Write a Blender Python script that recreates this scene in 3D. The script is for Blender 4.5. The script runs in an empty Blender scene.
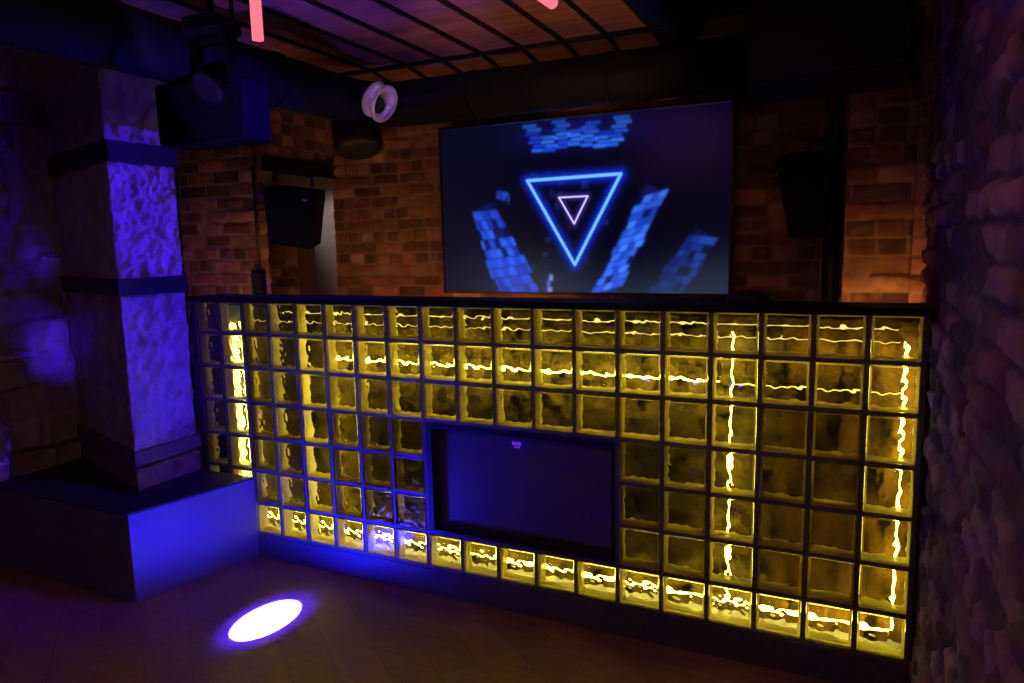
import bpy, math, random
import numpy as np
from mathutils import Matrix, Vector

sc = bpy.context.scene
COL = sc.collection
PI = math.pi

# ------------------------------------------------------------------ camera
Rg = ((0.907281408119619, 0.02180333011348337, 0.4199584042216588),
      (0.03824442829226535, 0.9902384014767396, -0.13403459234609894),
      (-0.41878133934672573, 0.13766816275649796, 0.8975910353708793))
def g2w(v):
    return Vector((v[0], v[2], -v[1]))
right = g2w(Rg[0]); down = g2w(Rg[1]); fwd = g2w(Rg[2])
camd = bpy.data.cameras.new('camera'); cam = bpy.data.objects.new('camera', camd); COL.objects.link(cam)
mw = Matrix.Identity(4)
for r in range(3):
    mw[r][0] = right[r]; mw[r][1] = -down[r]; mw[r][2] = -fwd[r]
mw.translation = Vector((3.51003, -3.00798, 1.84304))
cam.matrix_world = mw
camd.sensor_fit = 'HORIZONTAL'; camd.sensor_width = 36.0; camd.lens = 36.0 * 702.866 / 1024.0
camd.clip_start = 0.02
sc.camera = cam

# ------------------------------------------------------------------ world and exposure
w = bpy.data.worlds.new('club_dark'); sc.world = w; w.use_nodes = True
w.node_tree.nodes['Background'].inputs[0].default_value = (0.10, 0.07, 0.28, 1)
w.node_tree.nodes['Background'].inputs[1].default_value = 0.010
vs = sc.view_settings
vs.view_transform = 'Standard'; vs.look = 'None'; vs.gamma = 1.0; vs.use_curve_mapping = False
vs.exposure = 0.0

# ------------------------------------------------------------------ lights
def aim(o, loc, target):
    o.location = loc
    d = Vector(target) - Vector(loc)
    o.rotation_euler = d.to_track_quat('-Z', 'Y').to_euler()
def spot(name, loc, target, power, color, deg, blend=0.3, rad=0.03):
    l = bpy.data.lights.new(name, 'SPOT'); l.energy = power; l.color = color
    l.spot_size = math.radians(deg); l.spot_blend = blend; l.shadow_soft_size = rad
    o = bpy.data.objects.new(name, l); COL.objects.link(o); aim(o, loc, target); return o
def area(name, loc, target, power, color, sx, sy):
    l = bpy.data.lights.new(name, 'AREA'); l.energy = power; l.color = color
    l.shape = 'RECTANGLE'; l.size = sx; l.size_y = sy
    o = bpy.data.objects.new(name, l); COL.objects.link(o); aim(o, loc, target); return o

BLUE = (0.055, 0.012, 1.0)
# blue wash from a moving head right of the room aimed at the stone pillar
spot('blue_wash_pillar', (2.35, -0.12, 2.96), (0.0, -0.25, 1.40), 430, (0.055, 0.007, 1.0), 62, 1.0, 0.012)
spot('blue_wash_booth', (1.9, -1.6, 2.9), (1.0, 0.0, 0.45), 80, BLUE, 44, 1.0, 0.05)
spot('blue_wash_rubble', (1.4, -1.3, 2.2), (-1.02, -0.20, 1.25), 480, BLUE, 9.5, 1.0, 0.02)
spot('blue_wash_rubble', (1.4, -1.3, 2.2), (-1.02, -0.24, 1.80), 150, BLUE, 5, 1.0, 0.02)
# narrow beam that burns out on the floor; its bounce colours the platform, the kick plate and the lattice
spot('floor_beam', (0.963, -4.05, 2.88), (0.963, -0.548, 0.0), 2300000, (0.0062, 0.0095, 1.0), 3.35, 0.03, 0.004)
spot('floor_beam_halo', (0.963, -4.05, 2.88), (0.963, -0.548, 0.0), 26000, (0.03, 0.01, 1.0), 5.4, 1.0, 0.02)
# warm lamps on the back of the booth washing the brick behind it
area('warm_wash_back', (0.9, 0.75, 1.25), (0.35, 1.65, 2.0), 5.6, (1.0, 0.42, 0.12), 1.8, 0.06)
area('warm_wash_pier', (3.66, 0.62, 1.38), (3.70, 0.9, 1.60), 1.1, (1.0, 0.42, 0.08), 0.3, 0.05)
area('warm_wash_left_pier', (-0.1, 0.40, 1.2), (-0.5, 0.8, 2.0), 1.1, (1.0, 0.46, 0.20), 0.5, 0.06)
# dim violet and rose ambience from the room behind the camera
area('violet_fill', (1.2, -4.2, 2.7), (1.6, 0.6, 1.4), 0.8, (0.40, 0.12, 1.0), 2.5, 1.0)
area('rose_floor_wash', (2.4, -2.6, 2.9), (2.1, -1.3, 0.0), 9, (1.0, 0.36, 0.20), 1.8, 0.8)
spot('violet_right_wall', (1.6, -2.4, 2.9), (3.85, -0.5, 1.2), 10, (0.50, 0.12, 1.0), 70, 0.9, 0.05)
spot('violet_glint_wall', (2.2, -2.2, 2.6), (3.83, -0.72, 2.05), 8, (0.35, 0.06, 1.0), 6, 1.0, 0.01)
spot('violet_ceiling', (1.4, -1.3, 1.9), (1.0, -0.10, 3.1), 80, (0.24, 0.07, 1.0), 52, 0.15, 0.03)
spot('warm_ceiling', (2.5, -1.1, 1.75), (2.0, 0.85, 3.1), 80, (1.0, 0.42, 0.24), 44, 0.7, 0.05)
spot('white_glint_nozzle', (3.1, -1.9, 2.85), (0.89, 0.78, 2.73), 55, (1.0, 0.93, 0.85), 4.6, 0.6, 0.01)
spot('plaster_lamp', (-0.75, 1.7, 2.3), (-0.60, 2.2, 2.0), 6.0, (1.0, 0.80, 0.72), 80, 1.0, 0.05)

# ------------------------------------------------------------------ materials
def principled(name, color, rough=0.6, metal=0.0, **kw):
    m = bpy.data.materials.new(name); m.use_nodes = True
    b = m.node_tree.nodes['Principled BSDF']
    b.inputs['Base Color'].default_value = (*color, 1); b.inputs['Roughness'].default_value = rough
    b.inputs['Metallic'].default_value = metal
    for k, v in kw.items():
        b.inputs[k].default_value = v
    return m
def add_noise(m, c1, c2, scale=8, detail=5, bump=0.0, bscale=40, dist=0.01, stretch=(1, 1, 1)):
    nt = m.node_tree; b = nt.nodes['Principled BSDF']
    tc = nt.nodes.new('ShaderNodeTexCoord'); mp = nt.nodes.new('ShaderNodeMapping'); mp.inputs['Scale'].default_value = stretch
    nt.links.new(tc.outputs['Object'], mp.inputs[0])
    n = nt.nodes.new('ShaderNodeTexNoise'); n.inputs['Scale'].default_value = scale; n.inputs['Detail'].default_value = detail
    nt.links.new(mp.outputs[0], n.inputs['Vector'])
    r = nt.nodes.new('ShaderNodeValToRGB'); r.color_ramp.elements[0].color = (*c1, 1); r.color_ramp.elements[1].color = (*c2, 1)
    r.color_ramp.elements[0].position = 0.35; r.color_ramp.elements[1].position = 0.65
    nt.links.new(n.outputs[0], r.inputs[0]); nt.links.new(r.outputs[0], b.inputs['Base Color'])
    if bump:
        n2 = nt.nodes.new('ShaderNodeTexNoise'); n2.inputs['Scale'].default_value = bscale; n2.inputs['Detail'].default_value = 6
        nt.links.new(mp.outputs[0], n2.inputs['Vector'])
        bp = nt.nodes.new('ShaderNodeBump'); bp.inputs['Strength'].default_value = bump; bp.inputs['Distance'].default_value = dist
        nt.links.new(n2.outputs[0], bp.inputs['Height']); nt.links.new(bp.outputs[0], b.inputs['Normal'])
    return m
def attr_mat(name, rough=0.85, bump=0.5, bscale=120, dist=0.004):
    """surface whose colour is the per-vertex colour of the brick or stone itself"""
    m = bpy.data.materials.new(name); m.use_nodes = True; nt = m.node_tree; b = nt.nodes['Principled BSDF']
    a = nt.nodes.new('ShaderNodeAttribute'); a.attribute_name = 'Col'
    nt.links.new(a.outputs['Color'], b.inputs['Base Color']); b.inputs['Roughness'].default_value = rough
    b.inputs['Specular IOR Level'].default_value = 0.25
    tc = nt.nodes.new('ShaderNodeTexCoord'); n2 = nt.nodes.new('ShaderNodeTexNoise')
    n2.inputs['Scale'].default_value = bscale; n2.inputs['Detail'].default_value = 4
    nt.links.new(tc.outputs['Object'], n2.inputs['Vector'])
    bp = nt.nodes.new('ShaderNodeBump'); bp.inputs['Strength'].default_value = bump; bp.inputs['Distance'].default_value = dist
    nt.links.new(n2.outputs[0], bp.inputs['Height']); nt.links.new(bp.outputs[0], b.inputs['Normal'])
    return m
def emit(name, color, strength):
    m = bpy.data.materials.new(name); m.use_nodes = True; nt = m.node_tree; nt.nodes.clear()
    o = nt.nodes.new('ShaderNodeOutputMaterial'); e = nt.nodes.new('ShaderNodeEmission')
    e.inputs[0].default_value = (*color, 1); e.inputs[1].default_value = strength
    nt.links.new(e.outputs[0], o.inputs[0]); return m

M_brick = attr_mat('brick'); M_stone = attr_mat('hewn_stone', 0.8, 0.8, 60, 0.006)
M_black = principled('black_paint', (0.012, 0.012, 0.014), 0.45)
M_counter = principled('black_counter', (0.008, 0.008, 0.009), 0.6, 0.0, **{'Specular IOR Level': 0.1})
M_frame = add_noise(principled('black_lattice', (0.07, 0.07, 0.08), 0.5), (0.08, 0.08, 0.10), (0.11, 0.11, 0.13), 20)
M_plat = add_noise(principled('dark_platform', (0.13, 0.13, 0.15), 0.45), (0.12, 0.12, 0.14), (0.15, 0.15, 0.17), 3)
M_plattop = principled('dark_platform_top', (0.012, 0.011, 0.010), 0.5)
LOW = {'Specular IOR Level': 0.12}
M_duct = add_noise(principled('dark_duct', (0.006, 0.008, 0.011), 0.6, 0.0, **LOW), (0.005, 0.007, 0.010), (0.010, 0.012, 0.016), 5)
M_cab = add_noise(principled('speaker_cabinet', (0.004, 0.004, 0.006), 0.6, 0.0, **LOW), (0.0006, 0.0006, 0.001), (0.0012, 0.0012, 0.002), 30)
M_grille = principled('speaker_grille', (0.002, 0.002, 0.004), 0.6, 0.0, **LOW)
M_steel = principled('dark_steel', (0.02, 0.02, 0.022), 0.5, 0.6)
M_white = principled('white_plastic', (0.72, 0.66, 0.62), 0.4)
M_hole = principled('dark_hole', (0.02, 0.015, 0.03), 0.7)
M_pipe = principled('grey_pipe', (0.22, 0.20, 0.18), 0.35, 0.6)
M_plaster = add_noise(principled('plaster', (0.38, 0.34, 0.31), 0.9), (0.33, 0.30, 0.27), (0.42, 0.38, 0.34), 2)
M_lens = principled('lens', (0.004, 0.004, 0.006), 0.6, 0.0, **{'Specular IOR Level': 0.1})
M_cover = principled('navy_cover', (0.010, 0.012, 0.03), 0.7)
M_led = emit('yellow_led', (1.0, 0.90, 0.15), 250.0)
M_led_dim = emit('yellow_led_dim', (1.0, 0.80, 0.16), 3.0)
M_led_added = emit('yellow_led_added', (1.0, 0.90, 0.15), 210.0)
M_led_reflection = emit('yellow_led_reflection', (1.0, 0.84, 0.30), 1.3)
M_pink = emit('pink_tube', (1.0, 0.17, 0.24), 1.25)
M_lining = add_noise(principled('booth_lining', (0.05, 0.04, 0.02), 0.7, 0.0, **{'Specular IOR Level': 0.0}), (0.0004, 0.0003, 0.0002), (0.017, 0.012, 0.004), 14, 5)
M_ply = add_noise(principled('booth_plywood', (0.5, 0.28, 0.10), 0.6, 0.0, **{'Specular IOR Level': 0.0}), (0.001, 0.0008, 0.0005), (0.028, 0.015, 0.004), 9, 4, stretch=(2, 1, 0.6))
M_gloss = principled('booth_top_underside', (0.02, 0.02, 0.02), 0.06)

def glass_edge():
    m = bpy.data.materials.new('glass_block_edge'); m.use_nodes = True; nt = m.node_tree; b = nt.nodes['Principled BSDF']
    out = nt.nodes['Material Output']
    b.inputs['Base Color'].default_value = (0.80, 0.72, 0.20, 1); b.inputs['Roughness'].default_value = 0.25
    t = nt.nodes.new('ShaderNodeBsdfTranslucent'); t.inputs[0].default_value = (0.95, 0.88, 0.36, 1)
    mx = nt.nodes.new('ShaderNodeMixShader'); mx.inputs[0].default_value = 0.55
    nt.links.new(b.outputs[0], mx.inputs[1]); nt.links.new(t.outputs[0], mx.inputs[2]); nt.links.new(mx.outputs[0], out.inputs[0])
    return m
def glass_pane():
    m = bpy.data.materials.new('wavy_glass'); m.use_nodes = True; nt = m.node_tree; nt.nodes.clear()
    o = nt.nodes.new('ShaderNodeOutputMaterial'); g = nt.nodes.new('ShaderNodeBsdfGlass')
    g.inputs['Color'].default_value = (1.0, 0.95, 0.80, 1); g.inputs['Roughness'].default_value = 0.0; g.inputs['IOR'].default_value = 1.5
    nt.links.new(g.outputs[0], o.inputs[0]); return m
M_edge = glass_edge(); M_glass = glass_pane()

def floor_mat():
    m = bpy.data.materials.new('wood_floor'); m.use_nodes = True; nt = m.node_tree; b = nt.nodes['Principled BSDF']
    tc = nt.nodes.new('ShaderNodeTexCoord'); mp = nt.nodes.new('ShaderNodeMapping'); mp.inputs['Rotation'].default_value = (0, 0, math.radians(38))
    nt.links.new(tc.outputs['Object'], mp.inputs[0])
    br = nt.nodes.new('ShaderNodeTexBrick'); br.inputs['Scale'].default_value = 1.0
    br.inputs['Brick Width'].default_value = 1.3; br.inputs['Row Height'].default_value = 0.19; br.inputs['Mortar Size'].default_value = 0.0015
    br.inputs['Color1'].default_value = (0.30, 0.145, 0.075, 1); br.inputs['Color2'].default_value = (0.42, 0.22, 0.12, 1); br.inputs['Mortar'].default_value = (0.16, 0.08, 0.045, 1)
    nt.links.new(mp.outputs[0], br.inputs['Vector'])
    mp2 = nt.nodes.new('ShaderNodeMapping'); mp2.inputs['Rotation'].default_value = (0, 0, math.radians(38)); mp2.inputs['Scale'].default_value = (1.2, 14, 1)
    nt.links.new(tc.outputs['Object'], mp2.inputs[0])
    n = nt.nodes.new('ShaderNodeTexNoise'); n.inputs['Scale'].default_value = 3; n.inputs['Detail'].default_value = 6
    nt.links.new(mp2.outputs[0], n.inputs['Vector'])
    mx = nt.nodes.new('ShaderNodeMixRGB'); mx.blend_type = 'MULTIPLY'; mx.inputs[0].default_value = 0.6
    nt.links.new(br.outputs[0], mx.inputs[1]); nt.links.new(n.outputs[0], mx.inputs[2]); nt.links.new(mx.outputs[0], b.inputs['Base Color'])
    b.inputs['Roughness'].default_value = 0.42
    return m
M_floor = floor_mat()

# ------------------------------------------------------------------ mesh helpers
class MB:
    """collects shapes, build() links them as ONE mesh object"""
    def __init__(s): s.v = []; s.f = []; s.c = []; s.m = []; s.sm = []; s.n = 0
    def add(s, V, F, col=(1, 1, 1), mi=0, smooth=False):
        V = np.asarray(V, float).reshape(-1, 3); k = len(V)
        s.v.append(V)
        c = np.asarray(col, float)
        s.c.append(np.tile(c, (k, 1)) if c.ndim == 1 else c)
        for f in F:
            s.f.append([i + s.n for i in f]); s.m.append(mi); s.sm.append(smooth)
        s.n += k
    def box(s, lo, hi, col=(1, 1, 1), mi=0, mat=None):
        x0, y0, z0 = lo; x1, y1, z1 = hi
        V = np.array([(x0,y0,z0),(x1,y0,z0),(x1,y1,z0),(x0,y1,z0),(x0,y0,z1),(x1,y0,z1),(x1,y1,z1),(x0,y1,z1)], float)
        if mat is not None: V = np.array([mat @ Vector(p) for p in V])
        s.add(V, [(0,3,2,1),(4,5,6,7),(0,1,5,4),(1,2,6,5),(2,3,7,6),(3,0,4,7)], col, mi)
    def bevbox(s, lo, hi, b=0.01, mi=0, mat=None):
        """box with chamfered edges"""
        lo = np.array(lo, float); hi = np.array(hi, float); V = []
        for sx in (0, 1):
            for sy in (0, 1):
                for sz in (0, 1):
                    c = np.array([(lo, hi)[sx][0], (lo, hi)[sy][1], (lo, hi)[sz][2]])
                    sg = np.array([1 - 2*sx, 1 - 2*sy, 1 - 2*sz]) * b
                    for ax in range(3):
                        p = c + sg; p[ax] = c[ax]; V.append(p)
        ix = lambda x, y, z, a: ((x*4 + y*2 + z)*3 + a)
        F = []
        for a in range(3):
            o = [i for i in range(3) if i != a]
            for t in (0, 1):
                q = []
                for (p, r) in ((0,0),(1,0),(1,1),(0,1)):
                    k = [0,0,0]; k[a] = t; k[o[0]] = p; k[o[1]] = r; q.append(ix(*k, a))
                F.append(q)
        for a in range(3):
            o = [i for i in range(3) if i != a]
            for p in (0, 1):
                for r in (0, 1):
                    k0 = [0,0,0]; k0[o[0]] = p; k0[o[1]] = r; k1 = list(k0); k1[a] = 1
                    F.append([ix(*k0, o[0]), ix(*k1, o[0]), ix(*k1, o[1]), ix(*k0, o[1])])
        for x in (0,1):
            for y in (0,1):
                for z in (0,1): F.append([ix(x,y,z,0), ix(x,y,z,1), ix(x,y,z,2)])
        V = np.array(V)
        if mat is not None: V = np.array([mat @ Vector(p) for p in V])
        s.add(V, F, (1,1,1), mi)
    def hexa(s, bottom, top, mi=0, col=(1, 1, 1)):
        V = list(bottom) + list(top); n = len(bottom)
        F = [tuple(range(n-1, -1, -1)), tuple(range(n, 2*n))] + [(i, (i+1) % n, n + (i+1) % n, n + i) for i in range(n)]
        s.add(V, F, col, mi)
    def lathe(s, prof, mat, seg=40, mi=0, smooth=True):
        """profile (r, h) turned about the local Z of mat"""
        V = []; F = []
        for r, h in prof:
            for k in range(seg):
                a = 2*PI*k/seg; V.append(mat @ Vector((r*math.cos(a), r*math.sin(a), h)))
        for i in range(len(prof)-1):
            for k in range(seg):
                k2 = (k+1) % seg
                F.append((i*seg+k, i*seg+k2, (i+1)*seg+k2, (i+1)*seg+k))
        s.add(V, F, (1,1,1), mi, smooth)
    def tube(s, pts, r, seg=16, mi=0, caps=True):
        pts = [Vector(p) for p in pts]; V = []; F = []; up = Vector((0, 0, 1)); n = len(pts)
        rr = r if hasattr(r, '__len__') else [r]*n
        t0 = (pts[1]-pts[0]).normalized()
        side = t0.cross(up)
        if side.length < 1e-3: side = t0.cross(Vector((1, 0, 0)))
        side.normalize()
        for i, p in enumerate(pts):
            t = (pts[min(i+1, n-1)] - pts[max(i-1, 0)]).normalized()
            side = (side - t*side.dot(t)).normalized(); u2 = t.cross(side)
            for k in range(seg):
                a = 2*PI*k/seg; V.append(p + (side*math.cos(a) + u2*math.sin(a))*rr[i])
        for i in range(n-1):
            for k in range(seg):
                k2 = (k+1) % seg; F.append((i*seg+k, i*seg+k2, (i+1)*seg+k2, (i+1)*seg+k))
        s.add(V, F, (1,1,1), mi, True)
        if caps:
            s.f.append([s.n - n*seg + k for k in range(seg)][::-1]); s.m.append(mi); s.sm.append(False)
            s.f.append([s.n - seg + k for k in range(seg)]); s.m.append(mi); s.sm.append(False)
    def build(s, name, mats, parent=None, color=False):
        me = bpy.data.meshes.new(name)
        V = np.concatenate(s.v)
        loc = Vector((0, 0, 0))
        me.from_pydata(V.tolist(), [], s.f)
        if not isinstance(mats, (list, tuple)): mats = [mats]
        for m in mats: me.materials.append(m)
        me.polygons.foreach_set('material_index', s.m); me.polygons.foreach_set('use_smooth', s.sm)
        if color:
            at = me.color_attributes.new('Col', 'FLOAT_COLOR', 'POINT')
            C4 = np.concatenate([np.concatenate(s.c), np.ones((s.n, 1))], 1)
            at.data.foreach_set('color', C4.astype(np.float32).ravel())
        me.update()
        o = bpy.data.objects.new(name, me); COL.objects.link(o)
        if parent is not None: o.parent = parent
        return o
def tag(o, label=None, cat=None, group=None, kind=None):
    if label: o['label'] = label
    if cat: o['category'] = cat
    if group: o['group'] = group
    if kind: o['kind'] = kind
    return o
def thing(name, label, cat, group=None):
    o = bpy.data.objects.new(name, None); o.empty_display_size = 0.1; COL.objects.link(o)
    return tag(o, label, cat, group)

def vnoise(u, v, s, seed):
    """smooth value noise on arrays, cell size s"""
    rg = np.random.RandomState(seed); T = rg.rand(256, 256)
    a = u/s + 57.3; b = v/s + 31.7
    i = np.floor(a).astype(int); j = np.floor(b).astype(int); fa = a-i; fb = b-j
    fa = fa*fa*(3-2*fa); fb = fb*fb*(3-2*fb)
    g = lambda p, q: T[p % 256, q % 256]
    return (g(i,j)*(1-fa)+g(i+1,j)*fa)*(1-fb) + (g(i,j+1)*(1-fa)+g(i+1,j+1)*fa)*fb
def fbm(u, v, s, seed, n=4):
    t = 0; amp = 0.5
    for k in range(n): t = t + amp*vnoise(u, v, s/2**k, seed+k); amp *= 0.5
    return t
def grid(mb, O, U, V, W, H, Hgt, Colr, res, mi=0, smooth=True):
    """height field over a rectangle; outward normal = U x V"""
    O = np.array(O, float); U = np.array(U, float); V = np.array(V, float); N = np.cross(U, V); N /= np.linalg.norm(N)
    nu = max(2, int(W/res)+1); nv = max(2, int(H/res)+1)
    u = np.linspace(0, W, nu); v = np.linspace(0, H, nv); uu, vv = np.meshgrid(u, v, indexing='ij')
    h = Hgt(uu, vv); c = Colr(uu, vv)
    P = O + uu[..., None]*U + vv[..., None]*V + h[..., None]*N
    idx = np.arange(nu*nv).reshape(nu, nv)
    F = np.stack([idx[:-1, :-1], idx[1:, :-1], idx[1:, 1:], idx[:-1, 1:]], -1).reshape(-1, 4).tolist()
    mb.add(P.reshape(-1, 3), F, c.reshape(-1, 3), mi, smooth)
def brickwork(mb, O, U, V, W, H, seed=1, bw=0.25, bh=0.09, joint=0.011, depth=0.008, res=0.011,
              pal=((0.27, 0.11, 0.07), (0.33, 0.15, 0.095), (0.16, 0.075, 0.055), (0.38, 0.21, 0.13), (0.17, 0.09, 0.065)),
              mortar=(0.25, 0.19, 0.16), rough=0.010, wob=0.006, uneven=0.010, light=0.0):
    rg = np.random.RandomState(seed); R1 = rg.rand(512, 512); R2 = rg.rand(512, 512); R3 = rg.rand(512, 512)
    pal = np.array(pal); mortar = np.array(mortar)
    cache = {}
    def fields(u, v):
        if 'a' in cache: return cache['a']
        u2 = u + wob*4*(fbm(u, v, 0.18, seed+5)-0.5); v2 = v + wob*3*(fbm(u, v, 0.22, seed+9)-0.5)
        row = np.floor(v2/bh).astype(int)
        off = (row % 2)*0.5*bw + (R3[row % 512, 7]-0.5)*bw*0.3
        hb = np.where(R3[row % 512, 11] > 0.6, bw*0.5, bw)
        a = (u2+off)/hb; col = np.floor(a).astype(int)
        du = np.minimum(a-col, 1-(a-col))*hb; dv = np.minimum(v2/bh-row, 1-(v2/bh-row))*bh
        d = np.minimum(du, dv) - joint*0.5
        mask = np.clip(d/0.006, 0, 1); mask = mask*mask*(3-2*mask)
        ra = R1[row % 512, col % 512]; rb = R2[row % 512, col % 512]
        cache['a'] = (mask, ra, rb); return cache['a']
    def Hgt(u, v):
        mask, ra, rb = fields(u, v)
        dmg = np.clip((fbm(u, v, 0.25, seed+20)-0.58)*8, 0, 1)
        return mask*(depth+uneven*(rb-0.5)) + rough*(fbm(u, v, 0.05, seed+3)-0.5)*2 - dmg*depth*1.2*mask
    def Colr(u, v):
        mask, ra, rb = fields(u, v)
        k = np.clip((ra*len(pal)).astype(int), 0, len(pal)-1)
        c = pal[k]*(0.65+0.7*rb)[..., None]
        c = c*(0.6+0.8*fbm(u, v, 0.06, seed+40))[..., None]
        lim = np.clip((fbm(u, v, 0.12, seed+60)-0.62)*6, 0, 1)[..., None]
        c = c*(1-lim*0.6)+mortar*lim*0.6
        mm = mask[..., None]
        mc = mortar*(0.55+0.8*fbm(u, v, 0.09, seed+70))[..., None]
        return np.clip(c*mm + mc*(1-mm), 0, 1)
    grid(mb, O, U, V, W, H, Hgt, Colr, res)
def stonework(mb, O, U, V, W, H, seed, base=(0.42, 0.38, 0.36), rough=0.012, res=0.011, big=0.0, blk=None, taper=0.0):
    base = np.array(base)
    rg = np.random.RandomState(seed); R1 = rg.rand(512, 512)
    def Hgt(u, v):
        h = rough*(fbm(u, v, 0.05, seed)-0.5)*1.6 + rough*0.8*(fbm(u, v*2.2, 0.02, seed+4, 2)-0.5) + big*(fbm(u, v, 0.35, seed+8)-0.5)*2
        if blk:
            u2 = u+0.05*fbm(u, v, 0.3, seed+11); v2 = v+0.05*fbm(u, v, 0.3, seed+15)
            row = np.floor(v2/blk[1]).astype(int); a = u2/blk[0]+R1[row % 512, 3]*3; col = np.floor(a).astype(int)
            d = np.minimum(np.minimum(a-col, 1-a+col)*blk[0], np.minimum(v2/blk[1]-row, 1-v2/blk[1]+row)*blk[1])
            m = np.clip(d/0.02, 0, 1); h = h + m*0.02 + (R1[row % 512, col % 512]-0.5)*blk[2]*m
        return h
    def Colr(u, v):
        return np.clip(base*(0.55+0.9*fbm(u, v, 0.10, seed+30))[..., None], 0, 1)
    grid(mb, O, U, V, W, H, Hgt, Colr, res)

# ------------------------------------------------------------------ the room
mb = MB(); mb.box((-2.6, -4.6, -0.06), (4.1, 3.0, 0.0)); tag(mb.build('floor', M_floor), kind='structure')

XR = 3.845
mb = MB()   # right wall: uneven old brick, seen at a shallow angle
a = Vector((XR-0.073, -2.40, 0)); b = Vector((XR+0.035, 0.92, 0)); d = (b-a); L = d.length; d.normalize()
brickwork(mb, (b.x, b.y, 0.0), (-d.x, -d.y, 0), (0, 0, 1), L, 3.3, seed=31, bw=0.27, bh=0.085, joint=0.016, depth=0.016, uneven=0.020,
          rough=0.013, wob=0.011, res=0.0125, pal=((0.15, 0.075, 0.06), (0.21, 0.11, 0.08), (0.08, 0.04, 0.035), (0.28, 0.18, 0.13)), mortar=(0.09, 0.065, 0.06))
mb.hexa([(a.x+0.03, a.y, 0), (b.x+0.03, b.y, 0), (b.x+0.2, b.y, 0), (a.x+0.25, a.y, 0)], [(a.x+0.03, a.y, 3.3), (b.x+0.03, b.y, 3.3), (b.x+0.2, b.y, 3.3), (a.x+0.25, a.y, 3.3)], col=(0.1, 0.05, 0.04))
mb.box((a.x+0.01, -4.6, 0), (a.x+0.25, -2.40, 3.3), col=(0.16, 0.09, 0.07))
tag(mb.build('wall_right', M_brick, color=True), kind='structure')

YB = 1.70
mb = MB()   # back wall behind the screen
brickwork(mb, (-0.27, YB, 1.0), (1, 0, 0), (0, 0, 1), 4.35, 2.2, seed=7, bh=0.088, res=0.013)
mb.box((-0.27, YB+0.03, 0), (4.08, YB+0.3, 3.3), col=(0.1, 0.05, 0.04)); mb.box((-0.27, YB-0.01, 0), (4.08, YB+0.03, 1.0), col=(0.2, 0.1, 0.06))
tag(mb.build('wall_back', M_brick, color=True), kind='structure')

# left wall behind the pier: brick above a steel lintel, an opening below it
XL = -0.25
mb = MB()
brickwork(mb, (XL, 0.86, 2.50), (0, 1, 0), (0, 0, 1), 0.84, 0.8, seed=12, bh=0.088)
mb.box((XL-0.3, 0.86, 2.50), (XL-0.02, YB+0.3, 3.3), col=(0.1, 0.05, 0.04))
brickwork(mb, (-1.2, 1.55, 0.9), (1, 0, 0), (0, 0, 1), 0.66, 0.96, seed=13, bh=0.088)
mb.box((-1.2, 1.57, 0), (-0.54, 1.75, 1.86), col=(0.12, 0.07, 0.05))
tag(mb.build('wall_alcove', M_brick, color=True), kind='structure')
mb = MB(); mb.box((-2.6, 2.2, 0), (-0.3, 2.3, 3.3)); tag(mb.build('wall_plaster', M_plaster), kind='structure')

mb = MB()   # rubble wall at the far left
stonework(mb, (-1.05, -1.9, 0.45), (0, 1, 0), (0, 0, 1), 1.82, 2.85, 51, base=(0.36, 0.30, 0.28), rough=0.02, big=0.02, blk=(0.34, 0.20, 0.07), res=0.014)
mb.box((-1.4, -4.6, 0), (-1.09, -0.08, 3.3), col=(0.25, 0.2, 0.2))
tag(mb.build('wall_left', M_stone, color=True), kind='structure')

# ceiling: shallow brick vault between steel bars
CZ = 3.10
def ceil_tex():
    m = bpy.data.materials.new('ceiling_brick'); m.use_nodes = True; nt = m.node_tree; bs = nt.nodes['Principled BSDF']
    tc = nt.nodes.new('ShaderNodeTexCoord')
    br = nt.nodes.new('ShaderNodeTexBrick'); br.inputs['Scale'].default_value = 1.0; br.inputs['Brick Width'].default_value = 0.26
    br.inputs['Row Height'].default_value = 0.08; br.inputs['Mortar Size'].default_value = 0.006
    br.inputs['Color1'].default_value = (0.42, 0.17, 0.10, 1); br.inputs['Color2'].default_value = (0.55, 0.26, 0.15, 1); br.inputs['Mortar'].default_value = (0.40, 0.27, 0.20, 1)
    nt.links.new(tc.outputs['Object'], br.inputs['Vector'])
    n = nt.nodes.new('ShaderNodeTexNoise'); n.inputs['Scale'].default_value = 5; n.inputs['Detail'].default_value = 6
    mp = nt.nodes.new('ShaderNodeMapping'); mp.inputs['Scale'].default_value = (0.6, 3, 1)
    nt.links.new(tc.outputs['Object'], mp.inputs[0]); nt.links.new(mp.outputs[0], n.inputs['Vector'])
    mx = nt.nodes.new('ShaderNodeMixRGB'); mx.blend_type = 'MULTIPLY'; mx.inputs[0].default_value = 0.8
    nt.links.new(br.outputs[0], mx.inputs[1]); nt.links.new(n.outputs[0], mx.inputs[2]); nt.links.new(mx.outputs[0], bs.inputs['Base Color'])
    bp = nt.nodes.new('ShaderNodeBump'); bp.inputs['Strength'].default_value = 0.5; bp.inputs['Distance'].default_value = 0.01
    nt.links.new(br.outputs['Fac'], bp.inputs['Height']); bp.invert = True; nt.links.new(bp.outputs[0], bs.inputs['Normal'])
    bs.inputs['Roughness'].default_value = 0.8
    return m
mb = MB()
mb.hexa([(-2.6, -4.6, CZ), (2.47, -4.6, CZ), (2.47, 1.33, CZ), (-2.6, 1.33, CZ)], [(-2.6, -4.6, CZ+0.1), (2.47, -4.6, CZ+0.1), (2.47, 1.33, CZ+0.1), (-2.6, 1.33, CZ+0.1)])
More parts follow.
